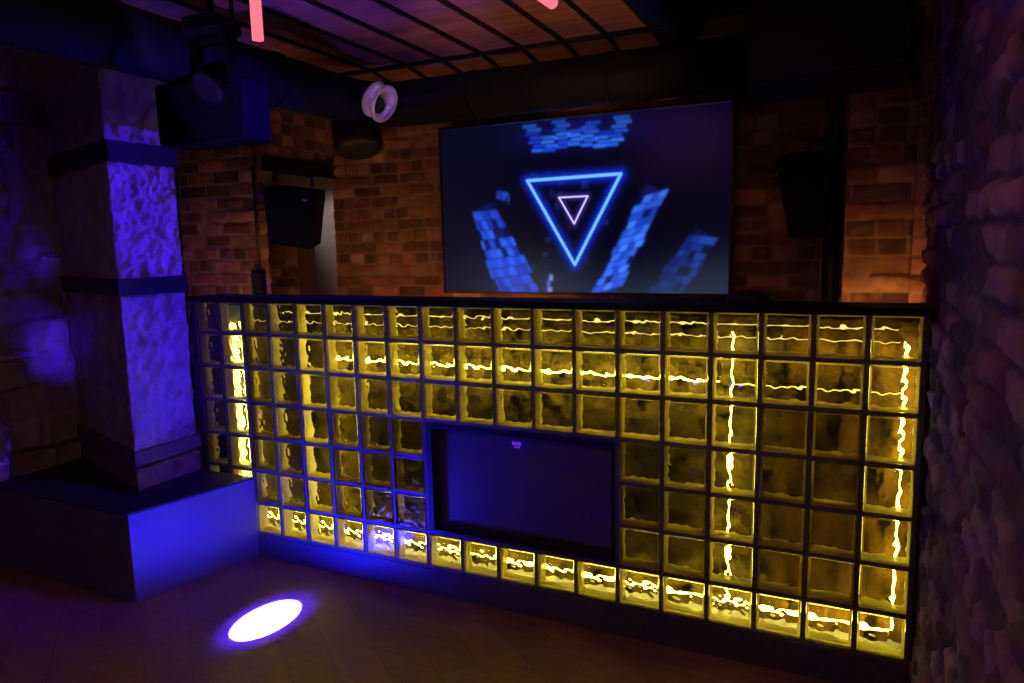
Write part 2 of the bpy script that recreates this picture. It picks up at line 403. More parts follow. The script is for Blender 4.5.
mb.hexa([(-2.6, 1.33, CZ), (2.47, 1.33, CZ), (2.47, 2.4, CZ-0.16), (-2.6, 2.4, CZ-0.16)], [(-2.6, 1.33, CZ+0.1), (2.47, 1.33, CZ+0.1), (2.47, 2.4, CZ+0.1), (-2.6, 2.4, CZ+0.1)])
tag(mb.build('ceiling', ceil_tex()), kind='structure')
mb = MB(); mb.box((2.47, -4.6, CZ+0.12), (4.1, 2.4, CZ+0.2)); tag(mb.build('ceiling', M_black), kind='structure')

BARX = [0.42, 0.72, 1.01, 1.31, 1.60, 1.89, 2.17, 2.45]
for i, x in enumerate(BARX):
    mb = MB(); mb.box((x-0.011, -1.6, CZ-0.018), (x+0.011, 1.33, CZ+0.001)); mb.hexa([(x-0.011, 1.33, CZ-0.018), (x+0.011, 1.33, CZ-0.018), (x+0.011, YB, CZ-0.075), (x-0.011, YB, CZ-0.075)], [(x-0.011, 1.33, CZ), (x+0.011, 1.33, CZ), (x+0.011, YB, CZ-0.05), (x-0.011, YB, CZ-0.05)])
    tag(mb.build('trim_%d' % (i+1), M_steel), kind='structure')
mb = MB(); mb.box((-0.2, 1.31, CZ-0.022), (2.47, 1.35, CZ)); tag(mb.build('trim_9', M_steel), kind='structure')

# ------------------------------------------------------------------ stone pillar on the left
def pillar():
    t = thing('stone_pillar', 'big hewn stone pillar washed in blue light with black iron straps, left of the glass counter', 'pillar')
    P1 = (-0.06, -0.42); P2 = (-0.06, 0.0); P0 = (-1.06, -0.08)
    dx, dy = P1[0]-P0[0], P1[1]-P0[1]; L = math.hypot(dx, dy); ux, uy = dx/L, dy/L
    mb = MB()
    stonework(mb, (P1[0], P1[1], 0.72), (0, 1, 0), (0, 0, 1), 0.42, 2.42, 61, rough=0.017, res=0.008, base=(0.36, 0.33, 0.33))
    stonework(mb, (P0[0], P0[1], 0.72), (ux, uy, 0), (0, 0, 1), L, 2.42, 62, rough=0.014, res=0.014, base=(0.36, 0.32, 0.30))
    mb.hexa([(P0[0]+.01, P0[1]+.03, 0.5), (P1[0]-.012, P1[1]+.016, 0.5), (P2[0]-.012, P2[1], 0.5), (P0[0]+.01, 0.3, 0.5)],
            [(P0[0]+.01, P0[1]+.03, 3.1), (P1[0]-.012, P1[1]+.016, 3.1), (P2[0]-.012, P2[1], 3.1), (P0[0]+.01, 0.3, 3.1)], col=(0.3, 0.27, 0.25))
    mb.build('shaft', M_stone, t, color=True)
    def ring(z0, z1, e, name, mat, label=None):
        m = MB(); n = (uy, -ux)
        A = (P0[0]+n[0]*e, P0[1]+n[1]*e); B = (P1[0]+e, P1[1]-e*0.9); C = (P1[0]+e, P2[1]+0.01); D = (P0[0], 0.1)
        m.hexa([(*p, z0) for p in (A, B, C, D)], [(*p, z1) for p in (A, B, C, D)])
        o = m.build(name, mat, t)
        if label: o['label'] = label
    ring(2.33, 2.44, 0.022, 'strap', M_black, 'upper black iron strap')
    ring(1.605, 1.70, 0.022, 'strap', M_black, 'lower black iron strap')
    ring(0.645, 0.725, 0.035, 'plinth', principled('plinth_stone', (0.10, 0.09, 0.10), 0.8), 'dark projecting plinth course')
    ring(0.5, 0.645, 0.012, 'footing', add_noise(principled('footing', (0.2, 0.14, 0.09), 0.9), (0.12, 0.08, 0.05), (0.22, 0.15, 0.10), 12))
pillar()

# brick pier behind the pillar
def pier_left():
    mb = MB()
    brickwork(mb, (-0.98, 0.80, 0.6), (1, 0, 0), (0, 0, 1), 0.76, 2.55, seed=21, bh=0.09, bw=0.26, mortar=(0.32, 0.25, 0.21))
    brickwork(mb, (-0.22, 0.80, 0.6), (0, 1, 0), (0, 0, 1), 0.07, 2.55, seed=22, bh=0.09)
    mb.box((-0.98, 0.815, 0), (-0.235, 0.87, 3.14), col=(0.15, 0.08, 0.06))
    tag(mb.build('brick_pier', M_brick, color=True), 'old brick pier behind the left end of the glass counter, beside the stone pillar', 'pillar')
pier_left()
def pier_right():
    mb = MB()
    brickwork(mb, (3.525, 0.90, 0.6), (1, 0, 0), (0, 0, 1), 0.40, 2.6, seed=25, bh=0.088, bw=0.27, joint=0.008, rough=0.010, uneven=0.014, mortar=(0.36, 0.22, 0.15))
    brickwork(mb, (3.525, 1.65, 0.6), (0, -1, 0), (0, 0, 1), 0.75, 2.6, seed=26, bh=0.088, res=0.02)
    mb.box((3.54, 0.915, 0), (3.93, 1.66, 3.2), col=(0.15, 0.08, 0.06))
    tag(mb.build('brick_pier', M_brick, color=True), 'brick pier glowing orange at its foot, behind the right end of the glass counter', 'pillar')
    mb = MB()
    brickwork(mb, (3.815, 0.80, 0.6), (1, 0, 0), (0, 0, 1), 0.075, 2.6, seed=28, bh=0.088, bw=0.25, uneven=0.004, mortar=(0.46, 0.30, 0.22), pal=((0.42, 0.20, 0.13), (0.46, 0.24, 0.16)))
    mb.box((3.818, 0.81, 0), (3.885, 0.87, 3.2), col=(0.3, 0.14, 0.09))
    tag(mb.build('brick_pilaster', M_brick, color=True), 'narrow pale red brick strip between the right pier and the dark right wall', 'pilaster')
pier_right()

mb = MB(); mb.box((XL-0.08, 0.88, 2.41), (XL+0.03, 1.66, 2.49)); mb.box((XL+0.01, 0.88, 2.395), (XL+0.05, 1.66, 2.41)); mb.box((XL+0.01, 0.88, 2.47), (XL+0.05, 1.66, 2.482))
tag(mb.build('steel_lintel', M_steel), 'black steel lintel over the opening behind the left loudspeaker', 'lintel')

# ------------------------------------------------------------------ platform
mb = MB()
mb.hexa([(-0.99, -0.69, 0), (0.205, -0.69, 0), (0.385, -0.006, 0), (0.385, 0.0, 0), (-0.99, 0.0, 0)], [(-0.99, -0.69, 0.488), (0.205, -0.69, 0.488), (0.385, -0.006, 0.488), (0.385, 0.0, 0.488), (-0.99, 0.0, 0.488)])
pl = thing('platform', 'low dark platform box with a blue lit side, under the stone pillar', 'platform')
mb.build('body', M_plat, pl)
mb = MB()
mb.hexa([(-0.99, -0.70, 0.488), (0.212, -0.70, 0.488), (0.388, -0.012, 0.488), (0.388, -0.006, 0.488), (-0.99, -0.006, 0.488)], [(-0.99, -0.70, 0.5), (0.212, -0.70, 0.5), (0.388, -0.012, 0.5), (0.388, -0.006, 0.5), (-0.99, -0.006, 0.5)])
mb.build('platform_top', M_plattop, pl)

# ------------------------------------------------------------------ glass block counter
XJ = [0.0117, 0.1973, 0.3871, 0.5808, 0.7778, 0.9777, 1.18, 1.3842, 1.5898, 1.7965, 2.0036, 2.2107, 2.4174, 2.6232, 2.8275, 3.03, 3.2302, 3.4275, 3.6215, 3.8117]
ZI = [1.5524, 1.3596, 1.1588, 0.9534, 0.7467, 0.5421, 0.3428, 0.1524]
booth = thing('glass_block_counter', 'long counter of glowing yellow glass blocks in a black lattice across the room', 'counter')

def in_tv(i, j): return 8 <= j <= 12 and 3 <= i <= 5
# lattice
mb = MB(); J = 0.0105; Y0, Y1 = 0.006, 0.078
for j in range(20):
    xa, xb = XJ[j]-J, XJ[j]+J
    if j == 0: xb = XJ[0]+J
    if 9 <= j <= 12:
        mb.box((xa, Y0, ZI[3]-0.0), (xb, Y1, ZI[0])); mb.box((xa, Y0, ZI[7]), (xb, Y1, ZI[6]))
    else: mb.box((xa, Y0, ZI[7]-J), (xb, Y1, ZI[0]+J))
for i in range(8):
    za, zb = ZI[i]-J, ZI[i]+J; y0 = Y0+0.0006
    if 4 <= i <= 5:
        mb.box((XJ[0], y0, za), (XJ[8], Y1, zb)); mb.box((XJ[13], y0, za), (XJ[19], Y1, zb))
    else: mb.box((XJ[0], y0, za), (XJ[19], Y1, zb))
mb.build('lattice', M_frame, booth)
# kick plate, end posts, lining, top
mb = MB(); mb.box((0.0, 0.0, 0.0), (3.83, 0.03, 0.142)); mb.box((0.0, 0.03, 0), (3.83, 0.24, 0.12)); mb.build('kick_plate', M_frame, booth)
mb = MB(); mb.box((-0.03, -0.004, 0.505), (0.0, 0.24, 1.535)); mb.build('end_post', M_black, booth)
mb = MB(); mb.box((3.822, 0.0, 0.0), (3.832, 0.24, 1.535)); mb.build('end_post', M_black, booth)
mb = MB(); mb.box((0.0, 0.21, 0.12), (3.30, 0.22, 1.53)); mb.build('lining', M_lining, booth)
mb = MB(); mb.box((3.30, 0.205, 0.12), (3.822, 0.22, 1.53)); mb.build('lining', M_ply, booth)
mb = MB(); mb.bevbox((-0.03, -0.014, 1.541), (3.832, 0.24, 1.572), 0.004); mb.build('countertop', M_counter, booth)
mb = MB(); mb.box((0.0, 0.082, 1.515), (3.82, 0.21, 1.541)); mb.build('underside', M_gloss, booth)
mb = MB(); mb.box((0.0, 0.225, 0.0), (3.82, 0.24, 1.541)); mb.build('rear_panel', M_black, booth)

# one glass block (four pane patterns), size 1 cell = BS
BS = 0.1825
def block_mesh(seed):
    mb = MB(); h = BS/2; t = 0.0055; D = 0.078; r = 0.0105
    # side walls
    for k in range(4):
        c, s_ = math.cos(k*PI/2), math.sin(k*PI/2)
        def P(a, b_, y): return (a*c-b_*s_, y, a*s_+b_*c)
        # outer wall, inner wall, front rim with rounded edge, back rim
        g = 0.016
        V = [P(-h, h, g), P(h, h, g), P(h, h, D), P(-h, h, D),
             P(-h+t, h-t, g), P(h-t, h-t, g), P(h-t, h-t, D), P(-h+t, h-t, D),
             P(-h+r, h-r, g+0.003), P(h-r, h-r, g+0.003)]
        F = [(0,1,2,3), (7,6,5,4), (0,4,5,1), (4,8,9,5), (3,2,6,7)]
        mb.add(V, F, (1,1,1), 0)
    # wavy pane
    n = 44; a = h; u = np.linspace(-a, a, n); uu, vv = np.meshgrid(u, u, indexing='ij')
    rg = np.random.RandomState(seed); hh = np.zeros_like(uu)
    for q in range(7):
        th = rg.rand()*PI; lam = 0.028+rg.rand()*0.045; ph = rg.rand()*6.28
        hh += np.sin(2*PI*(uu*math.cos(th)+vv*math.sin(th))/lam+ph + 1.2*np.sin(2*PI*(vv*math.cos(th)-uu*math.sin(th))/0.09+ph*2))*(0.35+0.65*rg.rand())*lam*0.0105
    edge = np.clip((a-np.maximum(np.abs(uu), np.abs(vv)))/0.020, 0, 1)
    hh *= edge
    idx = np.arange(n*n).reshape(n, n)
    F = np.stack([idx[:-1,:-1], idx[1:,:-1], idx[1:,1:], idx[:-1,1:]], -1).reshape(-1,4)
    yb = 0.0085+hh
    back = np.stack([uu, yb, vv], -1).reshape(-1,3)
    front = np.stack([uu, 0.0016*(1-np.clip((a-np.maximum(np.abs(uu), np.abs(vv)))/0.004, 0, 1)), vv], -1).reshape(-1,3)
    # outward: front pane faces -y, wavy side faces +y
    per = list(idx[0,:]) + list(idx[1:,-1]) + list(idx[-1,::-1][1:]) + list(idx[::-1,0][1:-1])
    N = n*n; m = len(per)
    FF = F.tolist() + [[int(q)+N for q in f[::-1]] for f in F.tolist()]
    FF += [[int(per[k]), int(per[(k+1) % m]), int(per[(k+1) % m])+N, int(per[k])+N] for k in range(m)]
    V = np.concatenate([front, back])
    # make normals outward: y- side must wind so that normal is -y
    mb.add(V, FF, (1,1,1), 1, True)
    me_o = mb.build('glass_block', [M_edge, M_glass])
    return me_o
import bmesh
protos = []
for s_ in range(6):
    o = block_mesh(100+s_*7)
    bm = bmesh.new(); bm.from_mesh(o.data); bmesh.ops.recalc_face_normals(bm, faces=bm.faces); bm.to_mesh(o.data); bm.free()
    protos.append(o)
used = [False]*6
rnd = random.Random(5)
cells = [(i, j) for i in range(7) for j in range(19) if not in_tv(i, j)]
def hidden(i, j): return (j == 0 and i >= 5) or (j == 1 and i >= 6)
cells = [c for c in cells if not hidden(*c)]
camp = Vector((3.51, -3.0, 1.84))
cells.sort(key=lambda c: (Vector(((XJ[c[1]]+XJ[c[1]+1])/2, 0, (ZI[c[0]]+ZI[c[0]+1])/2))-camp).length)
rest = []
for n, (i, j) in enumerate(cells):
    k = rnd.randrange(6)
    cx = (XJ[j]+XJ[j+1])/2; cz = (ZI[i]+ZI[i+1])/2
    sx = (XJ[j+1]-XJ[j]-0.0195)/BS; sz = (ZI[i]-ZI[i+1]-0.0195)/BS
    if used[k]: o = protos[k].copy(); COL.objects.link(o)
    else: o = protos[k]; used[k] = True
    o.parent = booth; o.location = (cx, 0, cz); o.scale = (sx, 1, sz)
    if n >= 99: rest.append(o)
# the farthest few blocks as one object
if rest:
    V = []; F = []; MI = []; SM = []; n0 = 0
    for o in rest:
        me = o.data; M = Matrix.LocRotScale(o.location, None, o.scale)
        V += [tuple(M @ v.co) for v in me.vertices]
        for p in me.polygons: F.append([q+n0 for q in p.vertices]); MI.append(p.material_index); SM.append(p.use_smooth)
        n0 += len(me.vertices)
    me = bpy.data.meshes.new('glass_blocks'); me.from_pydata(V, [], F); me.materials.append(M_edge); me.materials.append(M_glass)
    me.polygons.foreach_set('material_index', MI); me.polygons.foreach_set('use_smooth', SM); me.update()
    o2 = bpy.data.objects.new('glass_block', me); COL.objects.link(o2); o2.parent = booth; o2['kind'] = 'stuff'
    for o in rest: bpy.data.objects.remove(o)

# light strips inside the counter, plus added strips and painted reflections
def glow_strip(lo, hi, mat=None):
    mb = MB(); mb.bevbox(lo, hi, 0.003); o = mb.build('led_or_reflection', mat or M_led, booth); o['label'] = 'glowing yellow line'
YL = 0.135; hw = 0.0065
glow_strip((0.190-hw, YL, 0.20), (0.190+hw, YL+0.01, 1.40))
mb = MB(); mb.box((0.172, 0.10, 0.20), (0.177, 0.205, 1.51)); mb.build('added_shade_fin', M_black, booth)  # added unseen fin, keeps the strip's light off the first block column
glow_strip((0.868-hw, YL, 0.20), (0.868+hw, YL+0.01, 1.40))
glow_strip((3.100-hw*.7, YL, 0.20), (3.100+hw*.7, YL+0.01, 1.44))
glow_strip((3.765-hw*.8, YL, 0.20), (3.765+hw*.8, YL+0.01, 1.42))
glow_strip((0.88, YL+0.012, 1.219-hw*.7), (3.05, YL+0.022, 1.219+hw*.7))
glow_strip((0.90, YL, 1.336), (3.72, YL+0.008, 1.343), M_led_added)  # added strip hidden behind the upper joint to brighten the block rims
glow_strip((0.90, YL, 1.125), (3.08, YL+0.008, 1.131), M_led_added)  # second added strip, hidden behind the next joint down, lifts rims there
glow_strip((3.11, YL+0.012, 1.212-hw*.4), (3.755, YL+0.022, 1.212+hw*.4), M_led_dim)
glow_strip((0.20, YL+0.012, 0.195-hw), (3.755, YL+0.022, 0.195+hw))
glow_strip((0.60, YL-0.02, 1.478), (3.73, YL-0.012, 1.4800), M_led_reflection)  # no strip here: glowing line painted as a reflection under the countertop
glow_strip((0.30, YL-0.02, 1.424), (3.73, YL-0.012, 1.4268), M_led_reflection)  # lower of the two reflections, put in as a glowing line

# ------------------------------------------------------------------ screen set in the counter
def counter_screen():
    t = thing('television', 'dark switched off screen set into the middle of the glass block counter', 'screen')
    x0, x1 = XJ[8]+J, XJ[13]-J; z0, z1 = ZI[6]+J, ZI[3]-J
    mb = MB(); w_ = 0.03
    mb.box((x0, 0.004, z0), (x0+w_, 0.11, z1)); mb.box((x1-w_*.6, 0.004, z0), (x1, 0.11, z1)); mb.box((x0+w_, 0.004, z1-w_), (x1-w_*.6, 0.11, z1)); mb.box((x0+w_, 0.004, z0), (x1-w_*.6, 0.11, z0+0.012))
    mb.build('surround', M_black, t)
    mb = MB(); b = 0.016; X0, X1, Z0, Z1 = x0+w_, x1-w_*.6, z0+0.012, z1-w_
    mb.box((X0, 0.045, Z0), (X0+b, 0.09, Z1)); mb.box((X1-b, 0.045, Z0), (X1, 0.09, Z1)); mb.box((X0+b, 0.045, Z1-b), (X1-b, 0.09, Z1)); mb.box((X0+b, 0.045, Z0), (X1-b, 0.09, Z0+0.03))
    mb.build('bezel', principled('tv_bezel', (0.03, 0.032, 0.035), 0.3), t)
    mb = MB(); mb.box((X0+b, 0.062, Z0+0.03), (X1-b, 0.09, Z1-b)); mb.build('display', principled('tv_glass', (0.085, 0.08, 0.10), 0.3), t)
    # small lit tag near the top of the display
    M_tag = emit('violet_tag', (0.20, 0.03, 0.75), 0.7)
    cx, cz = 2.09, Z1-0.06
    mb = MB()
    for k in range(4): mb.box((cx-0.022+k*0.012, 0.0595, cz+0.0), (cx-0.022+k*0.012+0.009, 0.0615, cz+0.018))
    mb.box((cx-0.012, 0.0595, cz-0.013), (cx+0.018, 0.0615, cz-0.006))
    mb.build('status_tag', M_tag, t)['label'] = 'tiny violet lit tag near the top'
counter_screen()

# ------------------------------------------------------------------ big video screen
def video_screen():
    t = thing('video_screen', 'large video screen showing a glowing blue triangle on the brick back wall', 'screen')
    Y = 1.55; X0, X1, Z0, Z1 = 0.828, 2.898, 1.487, 2.685
    mb = MB(); b = 0.014
    mb.box((X0, Y, Z0), (X0+b, Y+0.09, Z1)); mb.box((X1-b, Y, Z0), (X1, Y+0.09, Z1)); mb.box((X0+b, Y, Z1-b), (X1-b, Y+0.09, Z1)); mb.box((X0+b, Y, Z0), (X1-b, Y+0.09, Z0+b)); mb.box((X0+b, Y+0.03, Z0+b), (X1-b, Y+0.09, Z1-b))
    mb.build('bezel', M_black, t)
    # the picture on the display, sampled on a fine mesh
    W = X1-X0-2*b; H = Z1-Z0-2*b; nu, nv = 520, 294
    u, v = np.meshgrid(np.linspace(0, 1, nu), np.linspace(0, 1, nv), indexing='ij')   # u to the right, v downward
    asp = W/H; X = u*asp; Yv = v
    def srgb(r, g, b_): return np.array([((c/255.0+0.055)/1.055)**2.4 if c > 10 else c/255.0/12.92 for c in (r, g, b_)])
    img = np.zeros((nu, nv, 3)) + srgb(3, 4, 22)
    def glow(cx, cy, rx, ry, col, amp=1.0):
        e = np.exp(-(((X-cx)/rx)**2+((Yv-cy)/ry)**2)); img[:] += e[..., None]*srgb(*col)*amp
    glow(0.0, 0.2, 0.5, 0.7, (3, 6, 24), 0.7); glow(1.5, 0.15, 0.25, 0.2, (28, 5, 40), 0.8); glow(0.62, 1.0, 0.3, 0.2, (54, 60, 70), 0.6)
    glow(1.25, 1.05, 0.5, 0.16, (40, 50, 70), 0.7); glow(1.7, 1.0, 0.3, 0.2, (40, 44, 58), 0.8); glow(0.2, 1.0, 0.3, 0.3, (20, 24, 40), 0.7)
    def seg(ax, ay, bx, by):
        px, py = X-ax, Yv-ay; dx, dy = bx-ax, by-ay; tt = np.clip((px*dx+py*dy)/(dx*dx+dy*dy), 0, 1)
        return np.hypot(px-tt*dx, py-tt*dy)
    def tri(pts, wd, core, halo, hw_):
        d = np.minimum(np.minimum(seg(*pts[0], *pts[1]), seg(*pts[1], *pts[2])), seg(*pts[2], *pts[0]))
        img[:] += np.exp(-(d/hw_)**1.5)[..., None]*srgb(*halo)
        k = np.clip(1.5-d/wd, 0, 1)[..., None]; img[:] = img*(1-k)+srgb(*core)*k
    # streaks of tilted tiles: a quad strip given by its centre line and half width
    def streak(ax, ay, bx, by, w0, w1, nrow, ncol, slant, bright, seed, base=(14, 46, 190), hi=(50, 110, 240)):
        rg = np.random.RandomState(seed); T = rg.rand(64, 64)
        dx, dy = bx-ax, by-ay; L = math.hypot(dx, dy); ux, uy = dx/L, dy/L
        s = ((X-ax)*ux+(Yv-ay)*uy)/L; n_ = (X-ax)*(-uy)+(Yv-ay)*ux
        wd = w0+(w1-w0)*np.clip(s, 0, 1); q = n_/wd
        s2 = s + slant*q
        r = np.floor(s2*nrow).astype(int); c = np.floor((q*0.5+0.5)*ncol+0.5*(r % 2)).astype(int)
        fr = s2*nrow-r; fc = ((q*0.5+0.5)*ncol+0.5*(r % 2))-c
        tv = T[r % 64, c % 64]; tile = (0.35+0.65*tv)*np.clip(np.minimum(fr, 1-fr)*6, 0.62, 1)
        lim = 0.78+0.35*T[(r+9) % 64, 5]
        inside = (s2 > 0) & (s2 < 1) & (np.abs(q) < lim) & (tv > 0.10)
        m_ = inside*tile*bright(np.clip(s, 0, 1))
        img[:] += m_[..., None]*(srgb(*base)*(1.1-tv)[..., None]+srgb(*hi)*0.8*tv[..., None])
        soft = np.exp(-np.clip(np.abs(q)-0.5, 0, 9)**2*8)*((s > -0.05) & (s < 1.05))*bright(np.clip(s, 0, 1))
        img[:] += soft[..., None]*srgb(14, 30, 110)*0.5
    def vv_(q): return (q*1.14+0.03)/1.17
    def P(px, py):   # point on the picture in its own units, from fractions of its width and height
        return (px*asp, vv_(py))
    # top block of tiles: five rows
    rows = np.random.RandomState(4)
    for r in range(7):
        y0 = 0.012+r*0.0235; xl = 0.318+0.0055*r; xr = 0.690-0.006*r
        for c in range(7):
            if (r in (1,) and c % 2 == 1) or (r in (0, 2) and c in (1, 3, 5)) or (r == 0 and c == 4): continue
            xa = xl+(xr-xl)*(c+0.25*(r % 2))/7; xb = xa+(xr-xl)/7*0.97
            sag = 0.012*math.sin((c+0.5)/7*PI*3)
            msk = (u > xa) & (u < xb) & (v > y0+sag) & (v < y0+sag+0.0185)
            k = rows.rand(); img[msk] += (srgb(14, 50, 205)*(1-k)+srgb(50, 120, 245)*k)*(0.35+0.11*r)
    glow(0.5*asp, 0.09, 0.33, 0.08, (8, 20, 110), 0.6)
    streak(*P(0.165, 0.49), *P(0.295, 1.02), 0.090, 0.13, 9, 6, 0.06, lambda s: 0.7+0.4*np.sin(s*3.2), 3, base=(18, 50, 215), hi=(44, 100, 250))
    streak(*P(0.765, 0.435), *P(0.610, 0.985), 0.070, 0.066, 12, 4, -0.10, lambda s: 1.0+0.4*s, 6, base=(24, 66, 220), hi=(64, 130, 255))
    streak(*P(0.925, 0.68), *P(0.80, 1.02), 0.07, 0.09, 8, 5, -0.08, lambda s: 0.45*(1-0.75*s), 8, base=(18, 50, 215))
    streak(*P(0.245, 0.38), *P(0.238, 0.43), 0.05, 0.05, 2, 5, 0.0, lambda s: 1.0+0*s, 9)
    streak(*P(0.41, 0.89), *P(0.40, 1.0), 0.020, 0.03, 3, 2, 0.0, lambda s: 0.9+0*s, 10, hi=(170, 190, 255))
    for _ in range(5):
        img = (img+np.roll(img, 1, 0)+np.roll(img, -1, 0)+np.roll(img, 1, 1)+np.roll(img, -1, 1))/5
    rs = np.random.RandomState(2)
    for k in range(26):   # faint flying tiles
        cx, cy = rs.uniform(0.25, 0.62), rs.uniform(0.3, 0.9); wx, wy = rs.uniform(0.004, 0.014), rs.uniform(0.01, 0.03)
        msk = (np.abs(u-cx) < wx) & (np.abs(v-cy) < wy); img[msk] += srgb(16, 26, 80)*rs.uniform(0.3, 1.0)
    tri([P(0.333, 0.322), P(0.660, 0.316), P(0.501, 0.832)], 0.0085, (120, 200, 255), (16, 50, 235), 0.024)
    tri([P(0.447, 0.432), P(0.548, 0.432), P(0.500, 0.590)], 0.0042, (240, 215, 255), (60, 50, 160), 0.014)
    img = np.clip(img, 0, 1)
    mb = MB(); Pn = np.stack([X0+b+u*W, np.full_like(u, Y+0.012), Z1-b-v*H], -1).reshape(-1, 3)
    idx = np.arange(nu*nv).reshape(nu, nv)
    F = np.stack([idx[:-1, :-1], idx[:-1, 1:], idx[1:, 1:], idx[1:, :-1]], -1).reshape(-1, 4).tolist()
    mb.add(Pn, F, img.reshape(-1, 3), 0)
    m = bpy.data.materials.new('display_picture'); m.use_nodes = True; nt = m.node_tree; bs = nt.nodes['Principled BSDF']
    bs.inputs['Base Color'].default_value = (0.012, 0.012, 0.016, 1); bs.inputs['Roughness'].default_value = 0.3; bs.inputs['Specular IOR Level'].default_value = 0.08
    at = nt.nodes.new('ShaderNodeAttribute'); at.attribute_name = 'Col'
    nt.links.new(at.outputs['Color'], bs.inputs['Emission Color']); bs.inputs['Emission Strength'].default_value = 1.0
    mb.build('display', m, t, color=True)
video_screen()

# ------------------------------------------------------------------ ducts
def duct():
    t = thing('ventilation_duct', 'fat dark round ventilation duct bending under the ceiling above the video screen', 'duct')
    ax, ay, az, r = 0.58, 1.12, 2.785, 0.143
    pts = [(ax-0.0, -2.6, az), (ax, 0.2, az), (ax, ay-0.30, az)]
    for k in range(1, 8):
        a = k/8*PI/2; pts.append((ax+0.30*(1-math.cos(a)), ay-0.30+0.30*math.sin(a), az))
    pts += [(ax+0.30, ay, az), (2.0, ay, az), (3.0, ay, az)]
    mb = MB(); mb.tube(pts, r, 36); mb.build('pipe', M_duct, t)
    for p, q in (((ax, -0.9, az), (ax, -0.87, az)), ((ax, 0.15, az), (ax, 0.18, az)), ((1.35, ay, az), (1.38, ay, az)), ((2.25, ay, az), (2.28, ay, az))):
        mb = MB(); mb.tube([p, q], r+0.008, 36); mb.build('joint_band', M_duct, t)
    # white swivel air nozzle
    n = Vector((0.91, -0.02, -0.48)).normalized()
    q = n.to_track_quat('Z', 'Y'); M = Matrix.Translation(Vector((0.87, 0.80, 2.735))) @ q.to_matrix().to_4x4() @ Matrix.Scale(0.88, 4)
    mb = MB(); mb.lathe([(0.10, -0.095), (0.105, -0.075), (0.128, -0.07), (0.128, -0.058), (0.105, -0.05), (0.11, 0.0), (0.133, 0.012), (0.133, 0.03), (0.122, 0.036), (0.095, 0.022), (0.082, -0.01), (0.062, -0.055), (0.055, -0.06)], M, 48)
    nz = mb.build('air_nozzle', M_white, t); nz['label'] = 'white round swivel air nozzle on the bend'
    mb = MB(); mb.lathe([(0.0, -0.018), (0.062, -0.018), (0.070, -0.03)], M @ Matrix.Translation(Vector((0, 0, 0))) @ Matrix.Translation(M.to_3x3().inverted() @ Vector((-0.01, 0.0, -0.035))), 32); mb.build('nozzle_throat', M_hole, nz)
    # capped black branch below the bend
    mb = MB(); d = Vector((0.28, -0.25, -1)).normalized(); q = d.to_track_quat('Z', 'Y'); M = Matrix.Translation(Vector((0.50, 1.0, 2.80))) @ q.to_matrix().to_4x4()
    mb.lathe([(0.0, 0.0), (0.16, 0.0), (0.16, 0.30), (0.15, 0.335), (0.12, 0.35), (0.0, 0.355)], M, 36)
    mb.build('capped_branch', M_black, t)
    return t
duct()
def duct2():
    t = thing('ventilation_duct', 'dark blue grey duct running towards the viewer at the top right beside the ceiling panels', 'duct')
    mb = MB(); mb.tube([(2.70, -2.6, 2.98), (2.70, 0.96, 2.98)], 0.12, 32); mb.build('pipe', M_duct, t)
    for y in (-0.6, 0.5):
        mb = MB(); mb.tube([(2.70, y, 2.98), (2.70, y+0.025, 2.98)], 0.128, 32); mb.build('joint_band', M_duct, t)
duct2()
mb = MB(); mb.box((2.48, -2.2, 3.06), (2.56, 1.69, 3.20)); mb.box((2.47, -2.2, 3.04), (2.60, 1.69, 3.06))
tag(mb.build('steel_beam', M_steel), 'dark steel beam along the right edge of the ceiling panels', 'beam')

# ------------------------------------------------------------------ loudspeakers
def cabinet(name, label, loc, rot, w0, w1, h, dpt, cat='speaker', bracket=None, badge=True, taper_side=False, group=None):
    """front at local -y; w0 width at the top, w1 width at the bottom"""
    t = thing(name, label, cat, group)
    mb = MB(); k = 0.72
    F0 = [(-w1/2, -dpt/2, 0), (w1/2, -dpt/2, 0), (w1/2*k, dpt/2, 0), (-w1/2*k, dpt/2, 0)]
    F1 = [(-w0/2, -dpt/2, h), (w0/2, -dpt/2, h), (w0/2*k, dpt/2, h), (-w0/2*k, dpt/2, h)]
    mb.hexa(F0, F1); mb.build('cabinet', M_cab, t)
    mb = MB(); e = 0.014; y = -dpt/2
    mb.hexa([(-w1/2+e, y-0.012, e), (w1/2-e, y-0.012, e), (w1/2-e, y, e), (-w1/2+e, y, e)], [(-w0/2+e, y-0.012, h-e), (w0/2-e, y-0.012, h-e), (w0/2-e, y, h-e), (-w0/2+e, y, h-e)])
    mb.build('grille', M_grille, t)
    if badge:
        mb = MB(); mb.box((w0/2-0.10, y-0.016, h-0.05), (w0/2-0.065, y-0.012, h-0.04)); mb.build('badge', M_white, t)
    t.location = loc; t.rotation_euler = rot
    return t
def bracket(t, parts, end=None):
    mb = MB()
    if end:   # last arm ends on a point of the wall or lintel
        M = Matrix.LocRotScale(t.location, t.rotation_euler, None).inverted(); a = parts[-1][0][0]
        parts = parts[:-1] + [([a, M @ Vector(end)], parts[-1][1])]
    for p in parts: mb.tube(*p, seg=10)
    mb.build('bracket', M_steel, t)
t = cabinet('loudspeaker', 'black loudspeaker hanging in front of the opening, left of the video screen', (0.13, 0.80, 1.875), (math.radians(9), math.radians(9), math.radians(12)), 0.40, 0.30, 0.37, 0.22)
bracket(t, [([(-0.18, 0, 0.40), (-0.18, 0, 0.47), (0.10, 0, 0.47), (0.10, 0, 0.40)], 0.012), ([(-0.04, 0, 0.47), (-0.18, 0.05, 0.54), (-0.34, 0.24, 0.57)], 0.014)], end=(-0.235, 1.0, 2.42))
